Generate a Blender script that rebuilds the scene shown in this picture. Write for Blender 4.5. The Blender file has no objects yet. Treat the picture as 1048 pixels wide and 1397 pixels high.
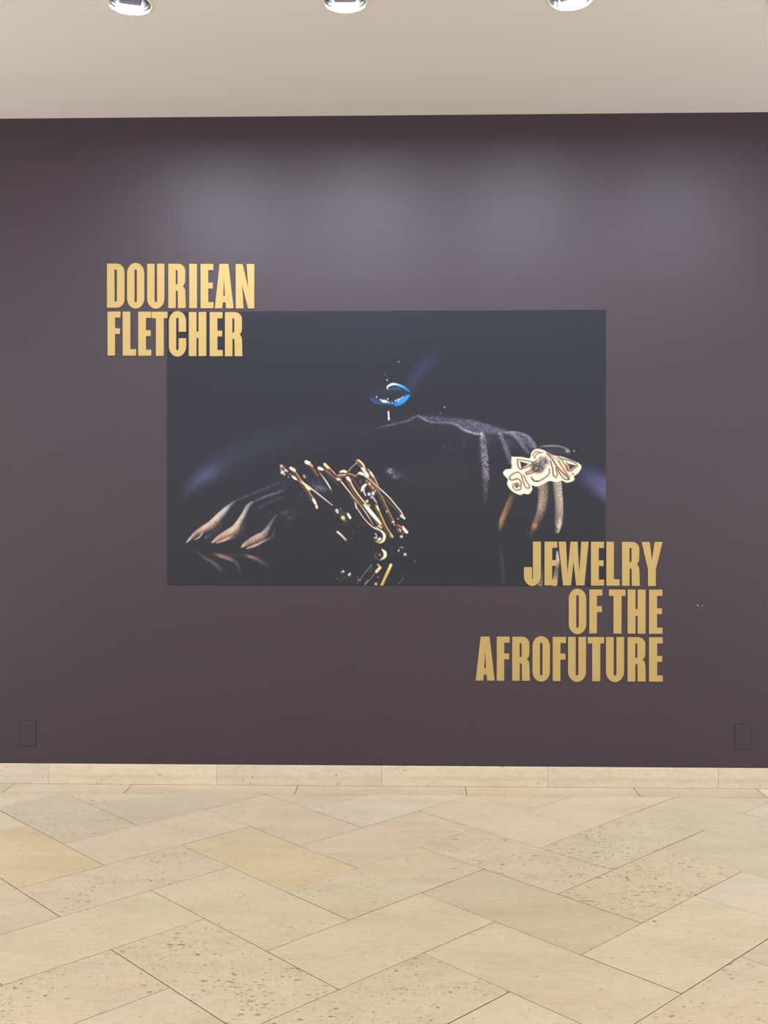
import bpy, bmesh, math, random
import numpy as np
from mathutils import Matrix, Vector

# ---------------------------------------------------------------- camera, world, exposure
SC = bpy.context.scene
COL = SC.collection
CAMH = 1.60
FPX = 1376.62
PITCH, YAW, ROLL = -0.005185, -0.023356, 0.000544
WALL_Y = 5.775          # dark wall surface
CEIL_Z = 3.836
cy_, sy_, cp_, sp_ = math.cos(YAW), math.sin(YAW), math.cos(PITCH), math.sin(PITCH)
FWD = np.array([sy_*cp_, cy_*cp_, sp_])
R0 = np.array([cy_, -sy_, 0.0])
U0 = np.cross(R0, FWD)
RIGHT = math.cos(ROLL)*R0 + math.sin(ROLL)*U0
UP = -math.sin(ROLL)*R0 + math.cos(ROLL)*U0
cam_d = bpy.data.cameras.new('camera')
cam = bpy.data.objects.new('camera', cam_d)
COL.objects.link(cam)
cam.matrix_world = Matrix(((RIGHT[0], UP[0], -FWD[0], 0), (RIGHT[1], UP[1], -FWD[1], 0),
                           (RIGHT[2], UP[2], -FWD[2], CAMH), (0, 0, 0, 1)))
cam_d.sensor_fit = 'VERTICAL'
cam_d.sensor_height = 36.0
cam_d.lens = FPX/1397*36.0
SC.camera = cam

world = bpy.data.worlds.new('room_ambience')
SC.world = world
world.use_nodes = True
wb = world.node_tree.nodes['Background']
wb.inputs[0].default_value = (1.0, 0.975, 0.95, 1)
wb.inputs[1].default_value = 1.98
LAMP_STRENGTH = 2300.0
SC.view_settings.view_transform = 'Standard'
SC.view_settings.look = 'None'
SC.view_settings.exposure = 0.0
SC.view_settings.gamma = 1.0
SC.view_settings.use_curve_mapping = False

# ---------------------------------------------------------------- helpers
def lin(c):
    return tuple((v/255/12.92 if v/255 <= .04045 else ((v/255+.055)/1.055)**2.4) for v in c)

def ray(u, v):
    return RIGHT*(u-524)/FPX - UP*(v-698.5)/FPX + FWD

def on_wall(u, v, y=WALL_Y):            # photo measurement -> (x, z) on the wall
    d = ray(u, v); t = y/d[1]
    return d[0]*t, CAMH + d[2]*t

def on_level(u, v, z):                  # photo measurement -> (x, y) on a level plane
    d = ray(u, v); t = (z-CAMH)/d[2]
    return d[0]*t, d[1]*t

def link(name, me, mat=None, parent=None):
    o = bpy.data.objects.new(name, me)
    COL.objects.link(o)
    if mat is not None and not me.materials:
        me.materials.append(mat)
    if parent is not None:
        o.parent = parent
    return o

def mesh_bm(name, bm):
    me = bpy.data.meshes.new(name)
    bmesh.ops.recalc_face_normals(bm, faces=bm.faces)
    bm.to_mesh(me); bm.free()
    return me

def add_box(bm, lo, hi, bevel=0.0, segs=1, m=None):
    r = bmesh.ops.create_cube(bm, size=1)
    vs = r['verts']
    for v in vs:
        v.co = Vector([(lo[k]+hi[k])/2 + v.co[k]*(hi[k]-lo[k]) for k in range(3)])
    if bevel > 0:
        es = list({e for v in vs for e in v.link_edges})
        rb = bmesh.ops.bevel(bm, geom=es, offset=bevel, segments=segs, affect='EDGES', profile=.5)
        vs = list({v for f in rb['faces'] for v in f.verts} | {v for v in vs if v.is_valid})
    if m is not None:
        for v in vs: v.co = m @ v.co
    return vs

def lathe(bm, prof, n=48, c=(0, 0, 0), closed=False):
    rings = []
    for r, z in prof:
        rings.append([bm.verts.new((c[0]+r*math.cos(2*math.pi*k/n), c[1]+r*math.sin(2*math.pi*k/n), c[2]+z)) for k in range(n)])
    rng = range(len(prof)) if closed else range(len(prof)-1)
    for a in rng:
        b = (a+1) % len(prof)
        for k in range(n):
            f = bm.faces.new((rings[a][k], rings[a][(k+1) % n], rings[b][(k+1) % n], rings[b][k]))
            f.smooth = True
    return rings

def empty(name, loc, label=None, cat=None, group=None):
    o = bpy.data.objects.new(name, None)
    COL.objects.link(o)
    o.location = loc
    o.empty_display_size = .05
    tag(o, label, cat, group)
    return o

def tag(o, label=None, cat=None, group=None, kind=None):
    if label: o['label'] = label
    if cat: o['category'] = cat
    if group: o['group'] = group
    if kind: o['kind'] = kind
    return o

# ---------------------------------------------------------------- materials
def new_mat(name):
    m = bpy.data.materials.new(name); m.use_nodes = True
    nt = m.node_tree
    return m, nt, nt.nodes['Principled BSDF']

def nd(nt, t, **kw):
    n = nt.nodes.new(t)
    for k, v in kw.items():
        setattr(n, k, v)
    return n

def noise(nt, vec, scale, detail=4, rough=.55):
    n = nd(nt, 'ShaderNodeTexNoise')
    n.inputs['Scale'].default_value = scale
    n.inputs['Detail'].default_value = detail
    n.inputs['Roughness'].default_value = rough
    nt.links.new(vec, n.inputs['Vector'])
    return n.outputs['Fac']

def ramp(nt, fac, stops):
    r = nd(nt, 'ShaderNodeValToRGB')
    while len(r.color_ramp.elements) < len(stops):
        r.color_ramp.elements.new(.5)
    for e, (p, c) in zip(r.color_ramp.elements, stops):
        e.position = p
        e.color = (c, c, c, 1) if isinstance(c, (int, float)) else (*c, 1)
    nt.links.new(fac, r.inputs[0])
    return r.outputs[0]

def mathn(nt, op, a, b=None, c=None, clamp=False):
    m = nd(nt, 'ShaderNodeMath', operation=op, use_clamp=clamp)
    for k, x in enumerate((a, b, c)):
        if x is None: continue
        if isinstance(x, (int, float)): m.inputs[k].default_value = x
        else: nt.links.new(x, m.inputs[k])
    return m.outputs[0]

def mixc(nt, fac, a, b, mode='MIX'):
    m = nd(nt, 'ShaderNodeMix', data_type='RGBA', blend_type=mode)
    for k, x in ((0, fac), (6, a), (7, b)):
        if isinstance(x, (int, float)): m.inputs[k].default_value = x
        elif isinstance(x, tuple): m.inputs[k].default_value = (*x[:3], 1)
        else: nt.links.new(x, m.inputs[k])
    return m.outputs[2]

def bump(nt, height, strength, dist, bsdf):
    b = nd(nt, 'ShaderNodeBump')
    b.inputs['Strength'].default_value = strength
    b.inputs['Distance'].default_value = dist
    nt.links.new(height, b.inputs['Height'])
    nt.links.new(b.outputs[0], bsdf.inputs['Normal'])

def scaled_pos(nt, sx, sy, sz):
    g = nd(nt, 'ShaderNodeNewGeometry')
    mp = nd(nt, 'ShaderNodeMapping')
    mp.inputs['Scale'].default_value = (sx, sy, sz)
    nt.links.new(g.outputs['Position'], mp.inputs['Vector'])
    return mp.outputs[0]

WALL_RGB = (0.024, 0.012, 0.023)
def plum_paint(name='plum_wall_paint', rough=.50):
    m, nt, b = new_mat(name)
    p = scaled_pos(nt, 1, 1, 1)
    n1 = noise(nt, p, 1.3, 3)
    c = mixc(nt, ramp(nt, n1, [(.3, 0.0), (.7, 1.0)]), tuple(v*.96 for v in WALL_RGB), tuple(v*1.04 for v in WALL_RGB))
    nt.links.new(c, b.inputs['Base Color'])
    b.inputs['Roughness'].default_value = rough
    b.inputs['Specular IOR Level'].default_value = .60
    bump(nt, noise(nt, p, 160, 3, .6), .6, .0014, b)
    return m

def stone(name, use_obj=True, rgb=(200, 184, 155)):
    m, nt, b = new_mat(name)
    if use_obj:
        oi = nd(nt, 'ShaderNodeObjectInfo')
        base, dens, rnd = oi.outputs['Color'], oi.outputs['Alpha'], oi.outputs['Random']
    g = nd(nt, 'ShaderNodeNewGeometry')
    off = nd(nt, 'ShaderNodeVectorMath', operation='ADD')
    if use_obj:
        sc = nd(nt, 'ShaderNodeVectorMath', operation='SCALE')
        sc.inputs[0].default_value = (37, 19, 5)
        nt.links.new(rnd, sc.inputs['Scale'])
        nt.links.new(sc.outputs[0], off.inputs[1])
    nt.links.new(g.outputs['Position'], off.inputs[0])
    def sp(x, y, z):
        mp = nd(nt, 'ShaderNodeMapping'); mp.inputs['Scale'].default_value = (x, y, z)
        nt.links.new(off.outputs[0], mp.inputs['Vector']); return mp.outputs[0]
    iso = sp(1, 1, 1)
    strat = sp(.45, 1.3, 1.3)
    cloud = noise(nt, strat, 5, 5, .6)
    fine = noise(nt, sp(.5, 1.2, 1.2), 45, 4, .65)
    if not use_obj:
        base = mixc(nt, 0.0, lin(rgb), lin(rgb))
    warm = mixc(nt, ramp(nt, noise(nt, sp(.6, 1, 1), 2.6, 4, .6), [(.48, 0.0), (.72, .65)]), (1, 1, 1), (1.02, .955, .89))
    c = mixc(nt, 1.0, base, ramp(nt, cloud, [(.25, .87), (.5, .98), (.75, 1.05)]), 'MULTIPLY')
    c = mixc(nt, 1.0, c, warm, 'MULTIPLY')
    c = mixc(nt, 1.0, c, ramp(nt, fine, [(.3, .90), (.55, 1.0), (.8, 1.03)]), 'MULTIPLY')
    # travertine pits: short dark dashes in clusters, two sizes
    clus = noise(nt, iso, 5.5, 3, .6)
    if not use_obj: dens = .4
    k = mathn(nt, 'MULTIPLY', dens, ramp(nt, clus, [(.30, .25), (.72, 1.0)]))
    def pits(scale, t0, span, seed):
        n = noise(nt, sp(.5, 1.0, 1.0+seed), scale, 2, .5)
        return mathn(nt, 'MULTIPLY', mathn(nt, 'SUBTRACT', n, mathn(nt, 'SUBTRACT', t0, mathn(nt, 'MULTIPLY', k, span))), 26.0, clamp=True)
    pit = mathn(nt, 'MAXIMUM', pits(60, .745, .16, 0), mathn(nt, 'MULTIPLY', pits(125, .725, .15, .3), .8))
    c = mixc(nt, mathn(nt, 'MULTIPLY', pit, .72), c, lin((112, 93, 68)))
    nt.links.new(c, b.inputs['Base Color'])
    b.inputs['Roughness'].default_value = .48
    b.inputs['Specular IOR Level'].default_value = .35
    h = mathn(nt, 'SUBTRACT', mathn(nt, 'MULTIPLY', fine, .15), pit)
    bump(nt, h, .4, .002, b)
    return m

def plain(name, rgb, rough=.5, spec=.5, metal=0.0, nscale=40, namp=.04, bstr=0.0):
    m, nt, b = new_mat(name)
    p = scaled_pos(nt, 1, 1, 1)
    n = noise(nt, p, nscale, 3)
    c0 = lin(rgb)
    nt.links.new(mixc(nt, n, tuple(v*(1-namp) for v in c0), tuple(v*(1+namp) for v in c0)), b.inputs['Base Color'])
    b.inputs['Roughness'].default_value = rough
    b.inputs['Specular IOR Level'].default_value = spec
    b.inputs['Metallic'].default_value = metal
    if bstr: bump(nt, n, bstr, .001, b)
    return m

M_WALL = plum_paint()
M_PLATE = plum_paint('plum_painted_plate', .46)
M_STONE = stone('travertine')
M_SKIRT = stone('skirting_travertine', True)
M_GROUT = plain('grout', (112, 94, 68), .9, .2, namp=.12)
M_CEIL = plain('ceiling_paint', (220, 214, 209), .85, .25, nscale=90, namp=.012, bstr=.1)
M_TRIM = plain('lamp_trim_enamel', (232, 222, 206), .35)
M_REFL = plain('lamp_reflector', (176, 174, 174), .09, metal=1.0)
M_GROOVE = plain('dark_groove', (6, 6, 7), .5)
M_HEAD = plain('lamp_head_grey', (150, 142, 160), .35)
M_GOLD = None
def gold():
    m, nt, b = new_mat('gold_vinyl')
    p = scaled_pos(nt, 1, 1, 1)
    n = noise(nt, p, 420, 2, .7)
    nt.links.new(mixc(nt, n, lin((163, 138, 82)), lin((187, 160, 102))), b.inputs['Base Color'])
    b.inputs['Metallic'].default_value = .25
    b.inputs['Roughness'].default_value = .45
    bump(nt, noise(nt, p, 160, 3, .6), .3, .001, b)
    return m
M_GOLD = gold()
def emit():
    m, nt, b = new_mat('lamp_light')
    b.inputs['Base Color'].default_value = (1, 1, 1, 1)
    b.inputs['Emission Color'].default_value = (.84, .90, 1.0, 1)
    b.inputs['Emission Strength'].default_value = LAMP_STRENGTH
    return m
M_EMIT = emit()

# ---------------------------------------------------------------- setting: wall, ceiling, floor
X0, X1, YB = -4.0, 4.0, -2.2
bm = bmesh.new()
add_box(bm, (X0, WALL_Y, -.05), (X1, WALL_Y+.15, CEIL_Z+.2))
wall = tag(link('wall_back', mesh_bm('wall_back', bm), M_WALL), kind='structure')

# downlight centres, measured on the ceiling plane
LIGHT_PX = [(175.5, 2), (470.5, -1), (778, 1), (1077, 0)]
LC = [on_level(u, v, CEIL_Z) for u, v in LIGHT_PX]
ly = sum(c[1] for c in LC)/4
LC = [(c[0], ly) for c in LC]
HOLE = .092
bm = bmesh.new()
CELL = .2
xs = sorted([X0, X1] + [c[0]-CELL for c in LC] + [c[0]+CELL for c in LC])
ys = [YB, ly-CELL, ly+CELL, WALL_Y+.15]
def quad(bm, p):
    return bm.faces.new([bm.verts.new(q) for q in p])
for a in range(len(xs)-1):
    for b_ in range(3):
        xa, xb, ya, yb = xs[a], xs[a+1], ys[b_], ys[b_+1]
        mid = (xa+xb)/2
        hit = [c for c in LC if abs(c[0]-mid) < 1e-4] if b_ == 1 else []
        if hit:
            n = 48; cx, cyy = hit[0]
            outer, inner = [], []
            for k in range(n):
                t = 2*math.pi*k/n
                s = CELL/max(abs(math.cos(t)), abs(math.sin(t)))
                outer.append(bm.verts.new((cx+s*math.cos(t), cyy+s*math.sin(t), CEIL_Z)))
                inner.append(bm.verts.new((cx+HOLE*math.cos(t), cyy+HOLE*math.sin(t), CEIL_Z)))
            for k in range(n):
                j = (k+1) % n
                bm.faces.new((outer[k], outer[j], inner[j], inner[k]))
        else:
            quad(bm, [(xa, ya, CEIL_Z), (xb, ya, CEIL_Z), (xb, yb, CEIL_Z), (xa, yb, CEIL_Z)])
# slab above (lid), so no light leaks in
quad(bm, [(X0, YB, CEIL_Z+.2), (X1, YB, CEIL_Z+.2), (X1, WALL_Y+.15, CEIL_Z+.2), (X0, WALL_Y+.15, CEIL_Z+.2)])
bmesh.ops.remove_doubles(bm, verts=bm.verts, dist=1e-5)
me = bpy.data.meshes.new('ceiling'); bm.to_mesh(me); bm.free()
ceiling = tag(link('ceiling', me, M_CEIL), kind='structure')

bm = bmesh.new()
add_box(bm, (X0, YB, -.08), (X1, WALL_Y+.15, -.004))
floor = tag(link('floor', mesh_bm('floor', bm), M_GROUT), kind='structure')

# ---------------------------------------------------------------- floor tiles (herringbone, 2:1) as parts of the floor
GX, GY, GA, GW = -.31694*CAMH, 2.25931*CAMH, -.00125, .249178*CAMH
PD = np.array([math.cos(-math.pi/4+GA), math.sin(-math.pi/4+GA)])
QD = np.array([math.cos(math.pi/4+GA), math.sin(math.pi/4+GA)])
BORDER_Y = sum(on_level(u, v, 0)[1] for u, v in [(60, 1083), (250, 1082.7), (420, 1083), (560, 1083.8), (760, 1086.8)])/5
SKIRT_Y = WALL_Y-.012
def clip(poly, ax, lim, keep_less):
    out = []
    for k in range(len(poly)):
        a, b = poly[k], poly[(k+1) % len(poly)]
        ia = (a[ax] <= lim) == keep_less; ib = (b[ax] <= lim) == keep_less
        if ia: out.append(a)
        if ia != ib:
            t = (lim-a[ax])/(b[ax]-a[ax])
            out.append((a[0]+t*(b[0]-a[0]), a[1]+t*(b[1]-a[1])))
    return out
def area(p):
    return .5*sum(p[k][0]*p[(k+1) % len(p)][1]-p[(k+1) % len(p)][0]*p[k][1] for k in range(len(p)))
def inset(p, d):
    n = len(p); res = []
    for k in range(n):
        a, b, c = Vector(p[k-1]), Vector(p[k]), Vector(p[(k+1) % n])
        e1, e2 = (b-a).normalized(), (c-b).normalized()
        n1, n2 = Vector((-e1.y, e1.x)), Vector((-e2.y, e2.x))
        s = n1+n2
        s = s/max(s.dot(n1), .25) if s.length > 1e-6 else n1
        res.append((b.x+s.x*d, b.y+s.y*d))
    return res
def tile_mesh(poly, joint=.0018, bev=.0012, top=0.0):
    clean = [p for k, p in enumerate(poly) if (Vector(p)-Vector(poly[k-1])).length > .004]
    if len(clean) < 3: return None
    if area(clean) < 0: clean.reverse()
    if area(clean) < .0012: return None
    a = inset(clean, joint); b = inset(clean, joint+bev)
    n = len(a)
    vs = [(x, y, -.006) for x, y in a] + [(x, y, top-bev*.8) for x, y in a] + [(x, y, top) for x, y in b]
    fs = [tuple(range(2*n, 3*n))]
    for k in range(n):
        j = (k+1) % n
        fs += [(k, j, n+j, n+k), (n+k, n+j, 2*n+j, 2*n+k)]
    me = bpy.data.meshes.new('tile'); me.from_pydata(vs, [], fs)
    me.materials.append(M_STONE); me.materials.append(M_GROUT)      # edges stained by the grout
    for k in range(n): me.polygons[1+2*k].material_index = 1
    return me
rng = random.Random(11)
CREAM, GREY, PINK, ORANGE, YEL, LIGHT = (228, 215, 187), (221, 209, 184), (228, 212, 187), (230, 210, 173), (230, 212, 177), (230, 217, 193)
SPECIAL = {('p', -5, -1): (ORANGE, .25), ('p', -3, 1): (YEL, .15), ('q', 0, 4): (GREY, 1.0), ('q', 1, 3): ((226, 212, 184), 1.0),
           ('p', -1, -1): (CREAM, .8), ('q', -1, -3): (PINK, .85), ('q', -3, -1): (PINK, .75), ('p', -6, 0): (GREY, .75), ('p', -1, 3): (PINK, .8),
           ('p', 0, 2): ((221, 208, 181), .15), ('p', 1, 5): (GREY, .2), ('q', -5, 1): (GREY, .2), ('q', 3, 1): (PINK, .6), ('q', -3, 3): (LIGHT, .3),
           ('q', -1, 1): (CREAM, .55), ('q', 1, -1): (CREAM, .8), ('q', -4, 0): (PINK, .5), ('q', -2, -2): (CREAM, .35), ('q', -2, 2): (PINK, .35),
           ('p', -2, 4): (PINK, .3), ('q', 2, 2): (CREAM, .35), ('p', -2, 0): (CREAM, .5), ('q', 0, 0): (CREAM, .2), ('p', 1, 1): (CREAM, .3),
           ('p', 0, 6): (GREY, .5), ('p', -4, 2): (PINK, .45), ('p', 2, 4): ((228, 216, 194), .15)}
def floor_tile(poly, key=None):
    me = tile_mesh(poly, top=rng.uniform(-.0006, .0004))
    if me is None: return
    o = link('tile', me, M_STONE, floor)
    if key in SPECIAL:
        c, d = SPECIAL[key]
    else:
        c = rng.choice([CREAM, CREAM, LIGHT, PINK, GREY]); d = rng.uniform(.1, .7)
    j = rng.uniform(-2, 2)
    o.color = (*lin(tuple(v+j for v in c)), d)
def cell_poly(i, j, di, dj):
    q = []
    for a, b in ((i, j), (i+di, j), (i+di, j+dj), (i, j+dj)):
        w = np.array([GX, GY]) + GW*(a*PD+b*QD)
        q.append((float(w[0]), float(w[1])))
    return q
for i in range(-24, 25):
    for j in range(-24, 25):
        s = (i+j) % 4
        if s not in (0, 2): continue
        kind = 'p' if s == 2 else 'q'
        poly = cell_poly(i, j, 2, 1) if s == 2 else cell_poly(i, j, 1, 2)
        for ax, lim, kl in ((1, BORDER_Y, True), (0, X0, False), (0, X1, True), (1, .2, False)):
            poly = clip(poly, ax, lim, kl)
            if len(poly) < 3: break
        if len(poly) >= 3:
            floor_tile(poly, (kind, i, j))
# border course along the skirting
bj = [on_level(u, v, 0)[0] for u, v in [(9, 1077), (174, 1077), (404.5, 1077), (635.5, 1077.5), (870, 1082), (1041, 1083)]]
bj = [X0, bj[0]-2.1, bj[0]-1.15] + bj + [bj[-1]+.9, bj[-1]+1.8]
bj = [b for b in bj if X0 <= b <= X1] + [X1]
bcol = [(218, 202, 178), (212, 198, 174), GREY, (218, 202, 178), (214, 199, 174), (218, 200, 174), (210, 197, 174), CREAM, CREAM, LIGHT, CREAM, CREAM]
for k in range(len(bj)-1):
    me = tile_mesh([(bj[k], BORDER_Y), (bj[k+1], BORDER_Y), (bj[k+1], SKIRT_Y+.004), (bj[k], SKIRT_Y+.004)])
    if me is None: continue
    o = link('tile', me, M_STONE, floor)
    o.color = (*lin(bcol[k % len(bcol)]), .25)

# ---------------------------------------------------------------- skirting of travertine pieces
zt = sum(on_wall(u, v, SKIRT_Y)[1] for u, v in [(100, 1044), (300, 1043), (524, 1044), (760, 1047)])/4
base = tag(link('baseboard_back', None or bpy.data.meshes.new('baseboard_back'), None), kind='structure')
bmb = bmesh.new()
add_box(bmb, (X0, WALL_Y-.006, 0), (X1, WALL_Y, zt-.004))
bmesh.ops.recalc_face_normals(bmb, faces=bmb.faces); bmb.to_mesh(base.data); bmb.free()
base.data.materials.append(M_GROUT)
sj = [on_wall(u, 1060, SKIRT_Y)[0] for u in (66, 295.5, 520.5, 747.5, 980)]
step = (sj[-1]-sj[0])/4
sj = [X0, sj[0]-2*step, sj[0]-step] + sj + [sj[-1]+step, X1]
prof = [(WALL_Y-.001, 0.0005), (SKIRT_Y+.004, .0005), (SKIRT_Y+.003, .034), (SKIRT_Y, .058), (SKIRT_Y+.0015, zt-.006), (SKIRT_Y+.0035, zt-.002), (SKIRT_Y+.006, zt), (WALL_Y-.001, zt)]
scol = [(206, 196, 180), (206, 195, 177), (204, 194, 178), (210, 198, 178), (206, 195, 177), (206, 194, 173), (205, 194, 174), (203, 192, 175), (204, 195, 181), (206, 196, 180)]
for k in range(len(sj)-1):
    a, b_ = sj[k]+.0008, sj[k+1]-.0008
    vs = [(a, y, z) for y, z in prof]+[(b_, y, z) for y, z in prof]
    n = len(prof)
    fs = [tuple(range(n-1, -1, -1)), tuple(range(n, 2*n))]
    fs += [(q, (q+1) % n, n+(q+1) % n, n+q) for q in range(n)]
    me = bpy.data.meshes.new('skirting_stone'); me.from_pydata(vs, [], fs)
    o = link('skirting_stone', me, M_SKIRT, base)
    o.color = (*lin(scol[k % len(scol)]), .45)

# ---------------------------------------------------------------- printed photograph on the wall (flat print, colours per vertex)
PX0, PY0, PX1, PY1 = 227.3, 423.6, 826.8, 799.0
RS = 1.42
NW, NH = int((PX1-PX0)*RS), int((PY1-PY0)*RS)
gx = PX0+(np.arange(NW)+.5)/NW*(PX1-PX0)
gy = PY0+(np.arange(NH)+.5)/NH*(PY1-PY0)
rs = np.random.RandomState(4)
IMG = np.zeros((NH, NW, 3))
IMG[:] = (13, 17, 36)
def smooth_noise(sig):
    a = rs.rand(int(NH/sig)+3, int(NW/sig)+3)
    yy = np.arange(NH)/sig; xx = np.arange(NW)/sig
    y0 = yy.astype(int); x0 = xx.astype(int); fy = (yy-y0)[:, None]; fx = (xx-x0)[None]
    return (a[y0][:, x0]*(1-fy)*(1-fx)+a[y0+1][:, x0]*fy*(1-fx)+a[y0][:, x0+1]*(1-fy)*fx+a[y0+1][:, x0+1]*fy*fx)
SPK = np.clip((.5*smooth_noise(1.1)+.5*smooth_noise(2.2)-.36)*4.2, 0, 1.25)
def window(x0, y0, x1, y1):
    i0, i1 = np.searchsorted(gx, [x0, x1]); j0, j1 = np.searchsorted(gy, [y0, y1])
    return slice(j0, j1), slice(i0, i1)
def comp(sl, alpha, col):
    a = np.clip(alpha, 0, 1)[..., None]
    IMG[sl] = IMG[sl]*(1-a)+np.asarray(col)*a
def spline(P, sub=7):
    P = np.asarray(P, float)
    if len(P) < 3: 
        t = np.linspace(0, 1, 8)[:, None]; return P[0]*(1-t)+P[-1]*t
    Q = np.vstack([2*P[0]-P[1], P, 2*P[-1]-P[-2]]); out = []
    for k in range(1, len(Q)-2):
        for t in np.linspace(0, 1, sub, endpoint=False):
            a, b, c, d = Q[k-1:k+3]
            out.append(.5*((2*b)+(-a+c)*t+(2*a-5*b+4*c-d)*t*t+(-a+3*b-3*c+d)*t**3))
    out.append(P[-1]); return np.array(out)
def stroke(pts, w, col, alpha=1.0, soft=1.0, spk=0.0, rib=0.0, shade=0.0, curve=True):
    """pts (x,y); w, col, alpha one value or one per point; shade darkens one side (paint roundness)"""
    n = len(pts); P = np.asarray(pts, float)
    W_ = np.broadcast_to(np.asarray(w, float), (n,)); A_ = np.broadcast_to(np.asarray(alpha, float), (n,))
    C_ = np.asarray(col, float); C_ = np.broadcast_to(C_, (n, 3))
    full = np.column_stack([P, W_, A_, C_])
    if n == 2 or not curve:
        F = full
    else:
        F = spline(full); 
    m = max(F[:, 2].max()/2+soft+1, 2)
    sl = window(F[:, 0].min()-m, F[:, 1].min()-m, F[:, 0].max()+m, F[:, 1].max()+m)
    X, Y = np.meshgrid(gx[sl[1]], gy[sl[0]])
    if X.size == 0: return
    best = np.full(X.shape, 1e9); wv = np.zeros_like(X); av = np.zeros_like(X); cv = np.zeros(X.shape+(3,)); sd = np.zeros_like(X); ln = np.zeros_like(X)
    L = 0
    for k in range(len(F)-1):
        a, b = F[k], F[k+1]; d = b[:2]-a[:2]; l2 = max(d@d, 1e-9)
        t = np.clip(((X-a[0])*d[0]+(Y-a[1])*d[1])/l2, 0, 1)
        wk = np.maximum(a[2]+t*(b[2]-a[2]), .05)
        dist = np.hypot(X-a[0]-t*d[0], Y-a[1]-t*d[1])
        e = dist-wk/2
        u = e < best
        best = np.where(u, e, best)
        wv = np.where(u, wk, wv); av = np.where(u, a[3]+t*(b[3]-a[3]), av)
        cv = np.where(u[..., None], a[4:]+t[..., None]*(b[4:]-a[4:]), cv)
        side = ((X-a[0])*d[1]-(Y-a[1])*d[0])/math.sqrt(l2)
        sd = np.where(u, side/(wk/2+.3), sd); ln = np.where(u, L+t*math.sqrt(l2), ln)
        L += math.sqrt(l2)
    al = np.clip(.5-best/soft, 0, 1)*av
    if spk: al = al*(1-spk+spk*SPK[sl])
    if shade: cv = cv*np.clip(1-abs(shade)*np.clip(sd*np.sign(shade)+.1, 0, 1.2), 0, 1)[..., None]
    if rib: cv = cv*(1-rib*(.5+.5*np.sin(ln*2.3+sd*.8+4*SPK[sl]))[..., None])
    comp(sl, al, cv)
def blob(x, y, rx, ry, col, alpha, ang=0, power=1.0, spk=0.0):
    m = max(rx, ry)*2.4
    sl = window(x-m, y-m, x+m, y+m)
    X, Y = np.meshgrid(gx[sl[1]]-x, gy[sl[0]]-y)
    if X.size == 0: return
    c, s = math.cos(math.radians(ang)), math.sin(math.radians(ang))
    U, V = X*c+Y*s, -X*s+Y*c
    q = (U/rx)**2+(V/ry)**2
    al = alpha*np.exp(-q**power)
    if spk: al = al*(1-spk+spk*SPK[sl])
    comp(sl, al, col)
def polyfill(pts, col, alpha=1.0, soft=1.0, spk=0.0):
    P = np.asarray(pts, float)
    sl = window(P[:, 0].min()-2, P[:, 1].min()-2, P[:, 0].max()+2, P[:, 1].max()+2)
    X, Y = np.meshgrid(gx[sl[1]], gy[sl[0]])
    ins = np.zeros(X.shape, bool); best = np.full(X.shape, 1e9)
    for k in range(len(P)):
        a, b = P[k-1], P[k]; d = b-a
        cr = ((a[1] > Y) != (b[1] > Y)) & (X < (b[0]-a[0])*(Y-a[1])/((b[1]-a[1]) or 1e-9)+a[0])
        ins ^= cr
        t = np.clip(((X-a[0])*d[0]+(Y-a[1])*d[1])/max(d@d, 1e-9), 0, 1)
        best = np.minimum(best, np.hypot(X-a[0]-t*d[0], Y-a[1]-t*d[1]))
    e = np.where(ins, -best, best)
    al = np.clip(.5-e/soft, 0, 1)*alpha
    if spk: al = al*(1-spk+spk*SPK[sl])
    comp(sl, al, col)

def at(ox, oy, s, L):
    return [(ox+a/s, oy+b/s) for a, b in L]
LAV, CRM, PNK, BRN, GLD, WHT, DGLD = (132, 126, 150), (232, 208, 190), (218, 180, 162), (128, 88, 68), (206, 160, 92), (252, 244, 230), (112, 78, 52)
# faint blue skin sheen
stroke([(252, 672), (285, 645), (340, 612), (420, 590), (500, 582)], [8, 20, 30, 30, 14], [(44, 48, 84), (62, 64, 104), (38, 42, 62), (30, 33, 46), (32, 34, 46)], [.5, .6, .5, .5, .4], soft=26)
blob(281, 648, 20, 10, (84, 86, 132), .62, -32)
blob(262, 664, 13, 6, (70, 76, 122), .35, -48)
blob(350, 610, 60, 13, (40, 44, 66), .35, -16)
stroke([(560, 530), (570, 512), (592, 488)], [8, 14, 18], [(46, 70, 122), (42, 58, 104), (40, 52, 92)], [.5, .6, .4], soft=14)
stroke([(788, 640), (806, 652), (832, 668)], [16, 24, 30], [(44, 42, 72), (70, 68, 112), (92, 90, 142)], [.5, .8, .9], soft=16)
stroke([(500, 588), (530, 583), (571, 572), (640, 584), (700, 598)], [6, 10, 14, 24, 16], [(38, 38, 54)]*5, .5, soft=14)
blob(600, 650, 60, 20, (26, 28, 40), .5)
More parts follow.
